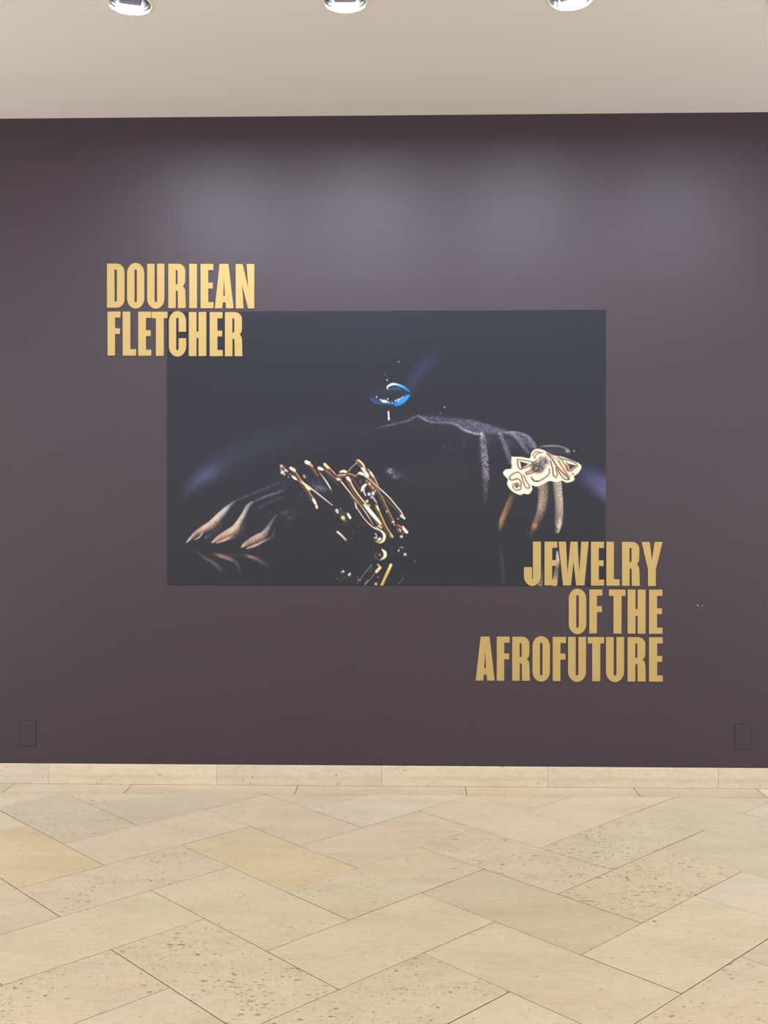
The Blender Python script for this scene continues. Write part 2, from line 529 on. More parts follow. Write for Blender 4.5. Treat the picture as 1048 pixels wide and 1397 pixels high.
# lips
polyfill(spline([(504, 541), (512, 531), (522, 527.5), (529, 526.5), (537, 525), (546, 526), (555, 530.5), (561, 537), (549, 537), (530, 538), (515, 540)]), (18, 34, 54), .75, 3)
polyfill(spline([(504.5, 542.5), (510, 549), (520, 551.5), (531, 553), (541.5, 554), (552, 550.5), (561, 539), (552, 541), (541, 545), (526, 545), (513, 541.5)]), (22, 52, 92), .9, 2.2)
polyfill(spline([(538, 550), (541.5, 554), (548, 552.5), (554, 549), (559, 543), (561, 538.8), (555, 539), (549, 543), (543, 547)]), (16, 122, 206), 1, 1.6)
stroke([(546, 550), (553, 545), (557.5, 540.5)], [2, 4, 2], (14, 148, 236), 1, 1.5)
stroke([(508, 544), (513, 548.5), (522, 551)], [1.5, 2.5, 1.5], (44, 82, 142), .9, 1.8)
stroke([(530, 531), (530.2, 527.6), (536, 524.4), (542.8, 524.6), (552.1, 528.3), (559.7, 534)], [1.6, 2.2, 3, 2.8, 3.2, 2], [(150, 190, 200), (220, 240, 236), (236, 250, 244), (150, 214, 226), (22, 150, 214), (16, 120, 190)], 1, 1.2)
stroke([(533, 530), (541, 530), (548, 531)], [4, 5, 3], (22, 78, 112), .8, 3, spk=.4)
for x, y, r in ((515.2, 541.4, 1.2), (520.5, 545.3, 1.3), (523.5, 547.2, 2.1), (526, 547.5, 2.5), (528.6, 548, 1.9), (530.4, 544.2, 1.1), (532, 549.3, 1.2), (536.5, 549.8, 1.0), (541, 546.8, 1.1), (543.8, 545.5, 1.4), (546.5, 544.5, 1.2), (549, 543.2, .9), (551, 541.6, .9), (545, 547.5, .9)):
    blob(x, y, r, r*.9, (226, 246, 240), .95, 0, 1.5)
stroke([(531.3, 561.6), (531.6, 567), (531.9, 572)], [2.0, 1.8, 2.5], WHT, 1, .9)
for x, y, r in ((545.2, 493.8, 1.0), (529.4, 518.4, 1.2), (527.3, 511, .6), (607.8, 555.5, 1.1), (602.5, 563.5, .7), (783.6, 615.3, 1.1)):
    blob(x, y, r, r, (214, 212, 214), .9, 0, 1.5)
# raised wrist and hand, right
stroke([(500, 587.5), (515, 584), (529.8, 580.5), (543, 577.5), (557, 574), (564, 570.5), (571, 567.2)], [1.5, 2, 2.2, 2.2, 2.4, 2.4, 2], [(62, 60, 84)]*2+[(120, 116, 146)]*4+[(104, 100, 126)], [.3, .7, .8, .8, .9, .9, .8], 2.2, spk=.5)
stroke([(571, 567.2), (579, 571), (587, 575.4), (602, 576.8), (620, 578), (634, 586), (646, 590.5), (658, 592.6)], [2, 3.4, 2.6, 2.4, 3.4, 4, 3.5, 3.2], [(120, 116, 146), (140, 136, 160), (120, 116, 144), (96, 92, 118), (132, 128, 156), (150, 146, 172), (164, 158, 182), (180, 172, 192)], .95, 2, spk=.45)
polyfill([(572, 567), (606, 569), (645, 572.5), (683, 583.5), (700, 590), (718, 592.5), (728, 604), (733, 614), (726, 612), (712, 603), (700, 596), (690, 592.5), (672, 592.5), (658, 592), (637, 586), (620, 577.5), (588, 574)], (104, 98, 122), .72, 3.5, .55)
polyfill([(636, 573), (660, 577), (684, 585), (696, 591), (676, 590.5), (655, 587)], (126, 120, 146), .5, 5, .7)
stroke([(659, 592), (660.5, 604), (662, 620), (663.5, 636), (664.5, 652)], [7, 8, 9, 9.5, 8], [(186, 170, 186), (140, 130, 146), (150, 142, 156), (150, 142, 154), (150, 140, 150)], .95, 2.2, spk=.75)
stroke([(656.5, 600), (657.5, 625), (660, 650)], 5, (84, 78, 94), .5, 4, spk=.6)
stroke([(664, 652), (663.5, 668), (662.5, 684)], [7, 6, 5], (92, 84, 88), [.8, .8, .35], 3, spk=.6)
blob(668, 601, 6, 8, (76, 72, 92), .6, 0, 1, .6)
stroke([(683, 592), (688, 603), (693, 616), (697, 631)], [5, 6, 7, 6], [(134, 130, 152), (126, 122, 146), (116, 112, 134), (80, 76, 94)], .85, 3, spk=.45)
stroke([(700, 591), (709, 600), (716, 610), (722, 618)], [5, 6, 6, 4], [(140, 134, 158), (140, 134, 156), (118, 112, 134), (84, 80, 96)], .85, 3, spk=.45)
stroke([(691, 590.5), (700, 589.5), (712, 591.5), (722, 597), (729, 606), (733, 614)], [2, 2.4, 3, 4, 5, 3], [(150, 146, 168), (160, 156, 176), (150, 146, 168), (140, 134, 158), (146, 138, 160), (110, 100, 118)], .9, 2, spk=.4)
blob(696, 604, 8, 7, (70, 66, 84), .6, 30, 1, .5); blob(716, 601, 9, 6, (92, 86, 106), .6, 40, 1, .4)
for k in range(26):
    blob(602+rs.rand()*36, 597+rs.rand()*15, .8, .8, (92, 88, 112), .45)
stroke([(637, 592), (636, 600), (634, 609)], 2.5, (72, 68, 88), .55, 3, spk=.6)
stroke([(734, 613), (752, 611), (768, 614), (776, 618)], [6, 11, 12, 7], (34, 34, 42), 1, 2.5)
stroke([(737, 609.3), (748, 608.4), (762, 608.8), (772, 611.8), (777, 616)], [1, 1.6, 1.8, 2, 1.6], [(110, 106, 116), (176, 172, 176), (150, 146, 154), (120, 116, 124), (150, 146, 152)], .9, 1.8)
blob(774.5, 615.5, 3, 2.4, (176, 174, 180), .85, 30); blob(752, 617, 12, 3, (70, 70, 82), .6)
# fingers under the ring
stroke([(702, 672), (697, 684), (691, 698), (686, 711), (683.2, 722)], [10, 9, 8.5, 8, 4.5], [(74, 54, 48), (142, 104, 80), (178, 132, 98), (196, 146, 106), (150, 108, 84)], [.8, 1, 1, 1, .8], 2, .25, .35, .55)
stroke([(741.5, 658), (742, 672), (740.5, 690), (737, 703), (731, 716), (726, 729)], [14.5, 14, 12.5, 11, 9.5, 6], [(196, 172, 152), (212, 188, 168), (214, 188, 172), (156, 128, 116), (132, 92, 74), (92, 64, 54)], [1, 1, 1, 1, 1, .7], 2, .12, .38, .5)
blob(730.5, 717, 3.2, 4.5, (196, 142, 108), .85, 25); blob(735.5, 675, 2.5, 14, (30, 24, 24), .35, 8)
stroke([(760.5, 656), (762, 672), (763.3, 690), (763, 706), (762, 716), (761, 724)], [12, 11.5, 11, 11, 9.5, 6], [(218, 194, 172), (226, 204, 184), (222, 198, 180), (190, 160, 140), (222, 202, 188), (196, 174, 156)], 1, 1.8, .1, .3, -.4)
stroke([(757, 711), (758, 717), (760, 722)], [2, 2.5, 2], (40, 32, 30), .8, 1.5); blob(764, 713, 2, 6, (246, 232, 220), .7, 5)
blob(683, 723, 1.5, 2, (60, 46, 40), .5); stroke([(719, 722), (721, 728)], 2, (64, 58, 62), .6, 2)
# reflections of those fingers
stroke([(684, 745), (686, 765), (688.5, 795)], [3, 4.5, 4], (74, 66, 66), [.3, .7, .5], 3, spk=.3)
stroke([(761, 752), (761.5, 764), (760, 776), (758.5, 788), (757, 799)], [3, 5, 6, 6.5, 6.5], [(236, 214, 204), (244, 226, 216), (150, 124, 110), (206, 178, 160), (220, 190, 150)], 1, 1.6, .2, .4)
stroke([(740.5, 772), (739.5, 784), (738, 799)], [4, 5.5, 6.5], [(64, 56, 70), (110, 92, 88), (176, 150, 142)], [.5, .9, 1], 2, .2, .4)
# ring: pierced gold plate with scrolls
RG = lambda L: at(680, 600, 8.733, L)
ring_out = spline(RG([(165, 200), (290, 205), (380, 218), (400, 150), (460, 108), (540, 122), (640, 175), (700, 190), (760, 200), (860, 235), (960, 280), (992, 325), (950, 400), (905, 430), (905, 480), (820, 510), (760, 485), (700, 505), (610, 490), (520, 540), (450, 555), (405, 540), (410, 590), (370, 645), (310, 640), (270, 655), (200, 630), (140, 580), (110, 520), (120, 470), (75, 420), (65, 385), (100, 350), (165, 340), (160, 270)]), 4)
polyfill(ring_out, (10, 9, 12), .8, 3.2)
polyfill(ring_out, (250, 236, 216), 1, 1.1)
stroke(RG([(165, 205), (170, 300), (165, 345)]), 1.6, (214, 186, 150), .8, 1.2)
for L, w, c in (
    ([(235, 235), (240, 310), (268, 352)], 1.5, (116, 80, 60)), ([(268, 352), (340, 325), (430, 275)], 1.5, (150, 110, 84)), ([(235, 232), (320, 245), (430, 268)], 1.4, (150, 112, 88)),
    ([(330, 395), (370, 375), (430, 350)], 2.2, (212, 150, 92)), ([(340, 415), (395, 395), (445, 375)], 1.5, (150, 100, 66)),
    ([(400, 440), (415, 475), (470, 495), (560, 450), (610, 400), (612, 345)], 1.4, (120, 92, 78)), ([(415, 470), (440, 492), (480, 490)], 1.8, (70, 52, 46)),
    ([(140, 465), (150, 430), (190, 400), (240, 385), (275, 410), (300, 490), (330, 560), (365, 575), (375, 545), (340, 490), (305, 420)], 1.4, (128, 92, 76)),
    ([(140, 460), (170, 480), (215, 465), (255, 470), (280, 520), (270, 560)], 1.4, (96, 70, 60)),
    ([(190, 520), (180, 555), (210, 595), (260, 590), (280, 575)], 1.3, (132, 96, 80)), ([(205, 525), (240, 515), (255, 545)], 1.4, (90, 62, 52)),
    ([(590, 170), (640, 220), (690, 300), (760, 380), (840, 455)], 2.2, (136, 84, 64)), ([(690, 330), (750, 420), (800, 470), (850, 470)], 1.5, (96, 60, 48)),
    ([(625, 250), (650, 340), (660, 420), (695, 450)], 1.7, (140, 92, 74)), ([(690, 355), (705, 400), (700, 430)], 1.3, (130, 90, 76)),
    ([(720, 250), (770, 330), (830, 420), (850, 440)], 2.4, (206, 146, 92)), ([(745, 225), (790, 290), (830, 370)], 1.5, (128, 80, 58)), ([(710, 215), (780, 235), (860, 250), (935, 290)], 1.5, (150, 108, 80)),
    ([(815, 270), (830, 340), (850, 375), (900, 345), (945, 305)], 1.6, (170, 116, 84)), ([(410, 190), (450, 140), (500, 150)], 1.4, (190, 150, 108)), ([(430, 215), (470, 165), (530, 150)], 1.4, (178, 138, 96)), ([(880, 410), (900, 400)], 1.4, (110, 76, 60)),
    ([(570, 150), (640, 185), (700, 240)], 1.3, (190, 152, 122))):
    stroke(RG(L), w*1.15, tuple(v*.72 for v in c), .95, .9)
    stroke([(x+1.4, y+1.0) for x, y in RG(L)], .9, (222, 186, 150), .55, .9)
polyfill(RG([(262, 255), (370, 286), (282, 340)]), (38, 34, 40), 1, 1)
polyfill(RG([(832, 280), (932, 306), (852, 362)]), (62, 46, 46), 1, 1.2)
blob(*RG([(225, 550)])[0], 2.6, 2.4, (54, 40, 40), .95, 20, 2)
blob(*RG([(470, 330)])[0], 9, 7.5, (40, 32, 34), .95, 20, 2); blob(*RG([(545, 260)])[0], 8.5, 8, (128, 120, 134), .8, 20, 2)
for k in range(70):
    a, r = rs.rand()*6.28, rs.rand()**.6*9.5
    x, y = RG([(510, 290)])[0]; x += r*math.cos(a); y += r*math.sin(a)
    c = [(24, 20, 26), (90, 84, 104), (232, 226, 226), (64, 48, 46)][k % 4]
    stroke([(x, y), (x+2.2*math.cos(a), y+2.2*math.sin(a))], .9, c, .9, .9)
for k in range(9):
    x = 700+k*28; y = 195+k*9
    blob(*RG([(x, y)])[0], 1, .9, (74, 54, 44), .8, 0, 1.5)
# resting hand, left
stroke([(318, 686), (326, 681.3), (339, 675.7), (352, 670.5), (366, 665), (381, 658)], [2.4, 2, 2.2, 2.6, 3.5, 4], [(110, 106, 120), (96, 92, 106), (84, 82, 98), (78, 76, 94), (64, 64, 82), (52, 54, 74)], .85, 2.4, spk=.45)
stroke([(255.4, 739.6), (260.5, 734.4), (268.6, 727.6), (278.2, 722), (289.6, 715.5), (299.2, 705.5), (308.7, 695.5), (315, 689), (321, 684)], [2, 4.4, 7.5, 10, 12, 10.5, 8, 5, 2.4], [WHT, (220, 196, 186), (196, 164, 146), (226, 196, 178), (228, 206, 190), (230, 214, 206), (206, 198, 200), (150, 146, 154), (106, 102, 114)], 1, 1.8, .12, .12, -.62)
stroke([(262, 735.5), (268, 731), (276, 727.5)], [1.5, 4, 2.5], (98, 74, 64), .8, 2)
stroke([(266, 736), (272.5, 732.5), (277, 726)], [1, 1.6, 1], (238, 214, 184), .9, 1.1)
stroke([(281, 733.5), (290, 727), (300, 718), (305, 707)], [4, 6, 6, 4], [(150, 122, 106), (104, 86, 78), (84, 74, 72), (62, 56, 60)], .7, 4, .5, .5)
stroke([(290.3, 740), (299.2, 734), (311.6, 728), (321, 722.5), (326.5, 713.5), (333.5, 701.5), (339, 691), (344.5, 685.5)], [2.4, 7.5, 11.5, 12, 8.5, 6.5, 6, 4], [WHT, (212, 170, 152), (228, 192, 166), (230, 206, 184), (226, 208, 186), (214, 200, 194), (164, 154, 170), (130, 124, 142)], 1, 1.8, .1, .14, -.5)
stroke([(296, 740.5), (307, 736.5), (318, 732)], [2, 3.6, 3], [(206, 160, 140), (226, 186, 160), (180, 146, 130)], .9, 1.5)
stroke([(300, 737.5), (309, 733.5)], 1.2, (126, 88, 76), .8, 1.4)
stroke([(318, 733), (327, 727), (333, 718), (337, 707)], [5, 6, 5, 4], [(150, 122, 106), (112, 94, 86), (92, 84, 84), (52, 50, 58)], .75, 3.5, .5, .55)
stroke([(344, 685.5), (352, 682), (362, 677.5), (374, 673.5), (388, 668.5)], [2, 2.4, 3, 3.4, 2.5], [(120, 116, 132), (112, 108, 126), (130, 126, 146), (116, 112, 132), (84, 82, 102)], .9, 2, spk=.5)
stroke([(354, 693), (362, 688), (376, 682), (388, 678)], [3, 3.4, 3, 2], (74, 72, 90), .75, 3, spk=.6)
stroke([(330.6, 746), (339, 740.5), (351.5, 734.5), (360, 729.5), (366, 721.5), (372, 711), (378, 703)], [2.4, 8, 11, 9.5, 6, 3.8, 2.4], [WHT, (190, 156, 140), (222, 192, 176), (204, 184, 176), (166, 158, 166), (118, 114, 126), (88, 86, 98)], 1, 1.8, .15, .2, -.4)
stroke([(334, 746.5), (345, 741.5), (356, 737)], 1.5, (112, 78, 68), .8, 1.6); stroke([(338, 748), (349, 744), (360, 738.5), (368, 735)], [2, 3.4, 3, 2], [(214, 172, 150), (224, 186, 164), (176, 150, 140), (120, 106, 106)], .9, 1.5)
stroke([(366, 736), (373, 730.5), (376, 722)], [2.5, 3, 2], (110, 104, 110), .75, 2, .5, .4)
blob(388.5, 699.5, 5, 3.4, (134, 130, 150), .8, -10, 1, .9); blob(396, 706, 7, 4, (90, 88, 104), .7, -35, 1, .9); blob(404, 699, 5, 3, (72, 70, 88), .6, -20, 1, .8)
blob(411, 675.5, 4, 3, (76, 74, 92), .6, -30, 1, .7); blob(390, 659, 12, 8, (40, 42, 58), .5, 0, 1, .4)
blob(438, 666, 12, 5, (112, 108, 136), .85, 12, 1.5, .7); blob(428, 658, 6, 4, (64, 62, 78), .7, 0, 1, .7); blob(437, 657, 3, 4, (84, 80, 92), .6, 0, 1, .5)
# reflections of the resting fingers
stroke([(262, 748), (270, 753), (279, 760.5), (290, 767), (298, 773.5), (306, 781.5)], [2, 3, 4, 5, 6, 6], [(60, 56, 62), (78, 74, 78), (100, 94, 98), (98, 92, 98), (106, 100, 104), (90, 84, 88)], [.3, .7, .85, .85, .8, .3], 3, .3, .2)
stroke([(291, 755), (301, 758), (312, 762), (321, 766), (326, 773), (330, 782)], [3, 5, 5.5, 5, 4, 4], [(120, 96, 86), (172, 138, 120), (160, 128, 114), (128, 112, 108), (104, 96, 98), (76, 70, 74)], [.5, .95, .95, .8, .8, .3], 2.2, .3, .3)
stroke([(334, 757), (342, 759.5), (352, 763), (360, 768), (366, 771)], [2.5, 4.5, 5, 4.5, 4], [(140, 112, 96), (170, 140, 122), (134, 112, 104), (108, 96, 96), (90, 82, 86)], [.6, .95, .9, .8, .6], 2.2, .3, .25)
stroke([(312, 757), (326, 757.5), (337, 758)], 2.5, (60, 54, 56), .6, 2.5)
for (x0, y0, dx, dy, L, m_, c) in ((279, 722.5, 1.6, -1.2, 12, 6, (74, 54, 46)), (314, 729, 1.5, -1.1, 13, 6, (92, 62, 50)), (350, 736, 1.4, -1.0, 13, 6, (70, 52, 48))):
    for k in range(L):
        x = x0+dx*k+rs.rand()*1.2; y = y0+dy*k+rs.rand()*1.6+1.5
        stroke([(x-1.2, y-1.5), (x+.4, y+.5), (x+1.0, y+3.2)], .8, c, .3+.5*rs.rand(), .9)
for k in range(34):                                                  # fine ribs on the two long fingers
    y = 662+k*1.55
    if k < 28: stroke([(735+.0*k-.012*k*k+1, y), (745-.012*k*k, y+.6)], .6, (96, 72, 62), .45*rs.rand()+.1, .8)
    stroke([(758, y), (768, y+.5)], .6, (120, 94, 80), .4*rs.rand()+.05, .8)
# bracelets of bent gold bars
BA = lambda L: at(375, 615, 10.48, L)
BB = lambda L: at(460, 615, 10.48, L)
def bar(P, w, c=GLD, hl=None, dark=True):
    if dark: stroke(P, w+2.2, (14, 10, 12), .75, 1.6)
    stroke(P, w*.92, tuple(v*.72 for v in c), 1, .9)
    stroke([(x-.16*w, y+.16*w) for x, y in P], max(w*.36, .6), (62, 40, 28), .85, .8)
    if hl:
        stroke([(x+.2*w, y-.2*w) for x, y in P], max(w*.26, .7), hl, .95, .7)
        stroke([(x-.42*w, y+.42*w) for x, y in P], .7, tuple(v*.8 for v in hl), .6, .7)
bar(BA([(470, 170), (540, 240), (625, 360)]), 3.6, (104, 70, 58), (150, 116, 92)); stroke(BA([(462, 158), (500, 175)]), 5, WHT, 1, 1.2); stroke(BA([(500, 180), (550, 215)]), 2.2, (226, 184, 130), 1, 1)
bar(BA([(650, 250), (720, 275), (810, 345), (900, 420)]), 2.6, (124, 88, 66), (220, 184, 146)); stroke(BA([(645, 245), (685, 260)]), 4.2, WHT, 1, 1.2)
stroke(BA([(630, 275), (730, 410), (800, 520), (830, 580)]), [1.6, 1.8, 1.6, .8], [(90, 66, 58), (226, 214, 204), (236, 224, 212), (90, 84, 90)], 1, 1)
bar(BA([(730, 195), (790, 255), (890, 360), (950, 420)]), 4.4, (120, 84, 62), (228, 178, 124)); stroke(BA([(725, 190), (775, 240)]), 3.6, (244, 214, 170), 1, 1.2)
bar(BA([(720, 300), (850, 420), (935, 510)]), 2, (92, 62, 60), None)
bar(BA([(260, 255), (360, 395), (480, 570), (575, 720), (615, 800)]), 4.2, (146, 108, 68), (214, 178, 126))
stroke(BA([(240, 245), (290, 275)]), 4.2, (246, 224, 190), 1, 1.2); stroke(BA([(565, 695), (590, 745)]), 3.4, WHT, 1, 1); stroke(BA([(605, 780), (615, 815)]), 2.8, (240, 232, 180), 1, 1)
stroke(BA([(250, 350), (290, 385), (325, 412)]), [1, 3.4, 1.6], WHT, 1, 1)
polyfill(BA([(385, 415), (430, 450), (540, 530), (520, 568), (470, 545)]), (250, 238, 200), 1, 1.1)
stroke(BA([(335, 410), (400, 460), (540, 545), (690, 660), (835, 775)]), [1.2, 1.2, 1.8, 1.8, 1.2], [(140, 96, 66), (232, 190, 130), (232, 214, 190), (226, 214, 204), (214, 204, 200)], 1, 1)
for x, y, r, c in ((105, 215, 2.4, CRM), (120, 305, 3, WHT), (165, 275, 2, WHT), (140, 240, 2, (170, 130, 96)), (100, 260, 1.5, (200, 160, 120)), (150, 335, 1.8, (214, 176, 140)), (190, 290, 1.4, CRM), (225, 330, 1.5, (150, 104, 76)), (205, 375, 1, CRM), (430, 355, 1.6, (230, 224, 220)), (440, 380, 1.4, (180, 170, 160)), (465, 365, 1.2, (120, 96, 84)), (900, 850, 2.6, (250, 230, 190)), (910, 880, 1.6, WHT), (955, 830, 1.2, (190, 140, 110)), (985, 955, 2.8, (234, 218, 160)), (1010, 985, 2, (214, 190, 130)), (960, 900, 2.5, (96, 66, 58)), (1010, 1040, 2.5, (70, 48, 44))):
    blob(*BA([(x, y)])[0], r, r*.95, c, .95, 0, 1.6)
bar(BB([(60, 860), (110, 890), (160, 890)]), 1.4, (160, 116, 90), None); blob(*BB([(100, 950)])[0], 2.8, 2.6, (230, 214, 160), .95, 0, 1.8); stroke(BB([(170, 905), (200, 955)]), 3.6, (250, 238, 206), 1, 1); blob(*BB([(140, 1000)])[0], 2.6, 2.6, (74, 52, 60), .9, 0, 1.5); blob(*BB([(135, 915)])[0], 1.8, 2, (60, 40, 40), .9)
bar(BB([(20, 355), (80, 350), (150, 345)]), 4, (212, 150, 78), (250, 214, 150)); stroke(BB([(60, 300), (110, 290), (175, 315)]), [2.5, 4, 2.5], (250, 232, 204), 1, 1.2); bar(BB([(170, 325), (230, 345), (285, 365)]), 3, (176, 112, 84), (236, 180, 140))
blob(*BB([(30, 405)])[0], 3.2, 1.8, WHT, .95, 25, 1.5)
bar(BB([(220, 390), (290, 480), (350, 560)]), 4, (110, 74, 60), None)
stroke(BB([(75, 440), (130, 510), (240, 650), (350, 780), (430, 890), (530, 1050)]), [1.8, 1.7, 1.6, 1.4, 1.5, 1.2], [(246, 232, 214), (240, 220, 196), (226, 196, 160), (204, 172, 140), (230, 206, 184), (190, 150, 120)], 1, 1)
bar(BB([(210, 640), (260, 730), (290, 790)]), 2.6, (150, 100, 78), None, False); stroke(BB([(275, 740), (290, 820)]), 2, (226, 196, 156), 1, 1)
bar(BB([(165, 385), (230, 520), (310, 640), (400, 750), (520, 900), (640, 1060)]), 5.4, (196, 142, 92), (250, 222, 176)); stroke(BB([(160, 385), (195, 420)]), 3.6, WHT, 1, 1)
stroke(BB([(400, 770), (480, 860), (560, 950), (635, 1035)]), [2, 4.4, 4.6, 3.4], WHT, 1, 1.1)
stroke(BB([(610, 1070), (645, 1095)]), 3, (226, 190, 140), 1, 1); stroke(BB([(575, 1085), (600, 1110)]), 2, (206, 150, 120), 1, 1)
stroke(BB([(290, 800), (340, 880), (420, 990), (530, 1090), (640, 1140), (690, 1205), (675, 1280), (620, 1310), (565, 1285)]), [1.4, 1.5, 1.5, 1.7, 2.4, 4, 3.6, 2, 1.4], [(226, 200, 176)]*3+[(240, 222, 200), (246, 228, 206), (246, 238, 206), (240, 226, 180), (222, 206, 150), (190, 160, 110)], 1, 1)
blob(*BB([(620, 1262)])[0], 3.4, 2.6, (252, 242, 214), .95, -20, 1.8); stroke(BB([(560, 1180), (580, 1215), (575, 1250)]), 1.2, (236, 220, 200), 1, .9); blob(*BB([(555, 1240)])[0], 1.4, 1.4, WHT, .95)
bar(BB([(325, 140), (380, 230), (440, 335), (540, 500), (610, 600), (680, 730), (770, 920), (820, 1020)]), 4.2, (126, 88, 62), (190, 146, 104))
bar(BB([(310, 145), (370, 200), (405, 280), (450, 360)]), 6, (232, 184, 140), (252, 230, 200)); stroke(BB([(375, 250), (410, 300), (450, 365)]), 3, WHT, 1, 1.2)
stroke(BB([(180, 290), (215, 240), (300, 165)]), 1.1, (206, 170, 136), 1, .9)
bar(BB([(450, 270), (500, 320), (550, 410), (590, 495)]), 3.6, (190, 134, 92), (244, 204, 160)); stroke(BB([(490, 310), (530, 365)]), 2, WHT, 1, 1)
bar(BB([(425, 420), (480, 480), (540, 540)]), 3, (170, 110, 80), (236, 176, 130))
stroke(BB([(305, 335), (345, 310), (400, 345), (480, 410), (570, 490), (660, 570), (760, 665), (860, 785), (930, 870), (965, 950)]), [2, 2.6, 2.4, 1.8, 1.8, 1.8, 1.7, 1.7, 1.7, 1.8], [(190, 150, 126), (246, 234, 220), (240, 214, 190)]+[(214, 180, 148)]*2+[(240, 220, 196)]*5, 1, 1)
blob(*BB([(360, 330)])[0], 3.2, 1.8, WHT, .95, 15, 1.5); stroke(BB([(930, 925), (975, 960)]), 3.4, (236, 218, 170), 1, 1.1)
stroke(BB([(640, 620), (740, 715), (850, 830), (920, 900)]), 1.3, (110, 88, 60), .9, 1)
bar(BB([(570, 785), (610, 870), (650, 960), (710, 1090), (800, 1225)]), 4.4, (184, 136, 74), (232, 192, 112)); stroke(BB([(585, 790), (605, 840)]), 2.8, (246, 230, 190), 1, 1); stroke(BB([(785, 1195), (805, 1225)]), 3, (210, 180, 130), 1, 1)
stroke(BB([(425, 480), (385, 520), (365, 575)]), [3, 4, 2], WHT, 1, 1.1); stroke(BB([(400, 550), (400, 590), (420, 635)]), 1.8, (236, 222, 214), 1, 1)
for x, y, rx, ry, c in ((472, 618, 2.4, 2.6, WHT), (530, 605, 2.4, 3.2, WHT), (443, 718, 2.1, 2.4, (250, 238, 204)), (505, 665, 1.5, 1.5, CRM), (470, 780, 2, 2.4, (214, 184, 120)), (480, 470, 2, 2.6, (240, 180, 130)), (520, 530, 2.2, 1.6, (206, 140, 110)), (350, 440, 2, 3, (74, 68, 84)), (560, 570, 1.2, 2, (200, 190, 200)), (725, 865, 1.4, 1.4, CRM), (815, 1015, 2, 1.6, (250, 232, 196)), (885, 970, 1.8, 1, (190, 190, 200)), (835, 1055, 1.3, 1.3, CRM)):
    blob(*BB([(x, y)])[0], rx, ry, c, .95, 0, 1.6)
stroke(BB([(510, 640), (545, 690), (580, 745)]), [1.5, 2.2, 1.4], (206, 188, 214), 1, 1)
bar(BB([(870, 1090), (880, 1140), (930, 1170), (985, 1170)]), 1.8, (190, 150, 100), None); stroke(BB([(950, 1090), (1010, 1160)]), 4, WHT, 1, 1); stroke(BB([(885, 1060), (940, 1095)]), 3, (176, 84, 60), 1, 1); stroke(BB([(905, 1120), (925, 1140)]), 2, (240, 226, 180), 1, 1); blob(*BB([(935, 1222)])[0], 2.4, 2, (250, 240, 200), .95, -30, 1.6)
stroke(BB([(20, 1158), (80, 1210), (138, 1270)]), 2.8, [(250, 232, 210), (236, 200, 176), (206, 162, 140)], 1, 1)
for x, y in ((228, 1162), (228, 1255), (405, 1045), (320, 1085)): blob(*BB([(x, y)])[0], .9, .9, (110, 104, 112), .8)
# sheen on the forearm beside them
blob(533.5, 642, 5.5, 4.5, (150, 146, 182), .9, 0, 1.4, .6); blob(540, 649.5, 6, 4, (132, 126, 156), .85, 20, 1.3, .75); stroke([(544, 646), (556, 652), (572, 657)], [9, 6, 3], (62, 60, 84), [.8, .5, .2], 5, spk=.5); blob(516, 651, 3, 2, (60, 58, 74), .6, 0, 1, .5)
# reflections of the bracelets
BC = lambda L: at(440, 720, 8.06, L)
stroke(BC([(668, 238), (698, 270), (696, 315), (650, 352)]), [2, 4.4, 4, 1.6], [(240, 228, 190), (252, 242, 206), (250, 238, 200), (214, 196, 150)], 1, 1.1)
stroke(BC([(600, 270), (590, 310), (615, 345), (650, 352)]), 1.2, (110, 88, 76), .9, 1); blob(*BC([(640, 295)])[0], 1.6, 1.8, (200, 180, 160), .9); blob(*BC([(600, 322)])[0], 1.3, 1.3, (120, 104, 100), .9)
stroke(BC([(765, 405), (715, 515), (662, 632)]), 3.8, [(244, 224, 160), (226, 192, 104), (206, 168, 96)], 1, 1); stroke(BC([(770, 440), (690, 600)]), .8, (110, 80, 40), .7, 1)
stroke(BC([(645, 435), (605, 480)]), 4, (244, 220, 176), 1, 1); stroke(BC([(620, 402), (650, 432)]), 2, (226, 196, 160), 1, 1)
for L, w, c in (([(552, 400), (490, 480), (420, 575)], 1.1, (150, 132, 126)), ([(560, 420), (530, 480)], .9, (112, 96, 92)), ([(590, 490), (540, 560), (470, 632)], 1.3, (132, 114, 108)), ([(510, 575), (480, 615)], 1.8, (150, 140, 140)), ([(400, 540), (398, 600)], 1.1, (140, 126, 124)), ([(905, 545), (845, 620)], 1.1, (120, 112, 112)), ([(890, 510), (890, 530)], 1.2, (96, 90, 94)), ([(240, 270), (280, 350)], 1.5, (10, 9, 12)), ([(880, 205), (850, 230)], 1.2, (170, 130, 120))):
    stroke(BC(L), w, c, .9, 1)
for x, y, r, c in ((240, 478, 1.7, WHT), (222, 488, 1.3, (190, 170, 150)), (305, 515, 2, (250, 240, 200)), (315, 500, 1.2, WHT), (600, 615, 2, (240, 226, 200)), (920, 290, 2.2, (250, 236, 206)), (848, 250, 1.5, (230, 214, 206)), (890, 215, 1.2, (190, 170, 170)), (625, 540, 1.4, (150, 116, 96)), (1025, 368, 1, (160, 156, 160)), (180, 555, 1.6, (84, 78, 80)), (205, 588, 1.2, (90, 84, 86)), (422, 575, 1, CRM), (575, 215, 1.2, (74, 68, 78)), (775, 220, 1.4, (70, 64, 72)), (248, 545, 3, (52, 42, 42))):
    blob(*BC([(x, y)])[0], r, r, c, .95, 0, 1.5)

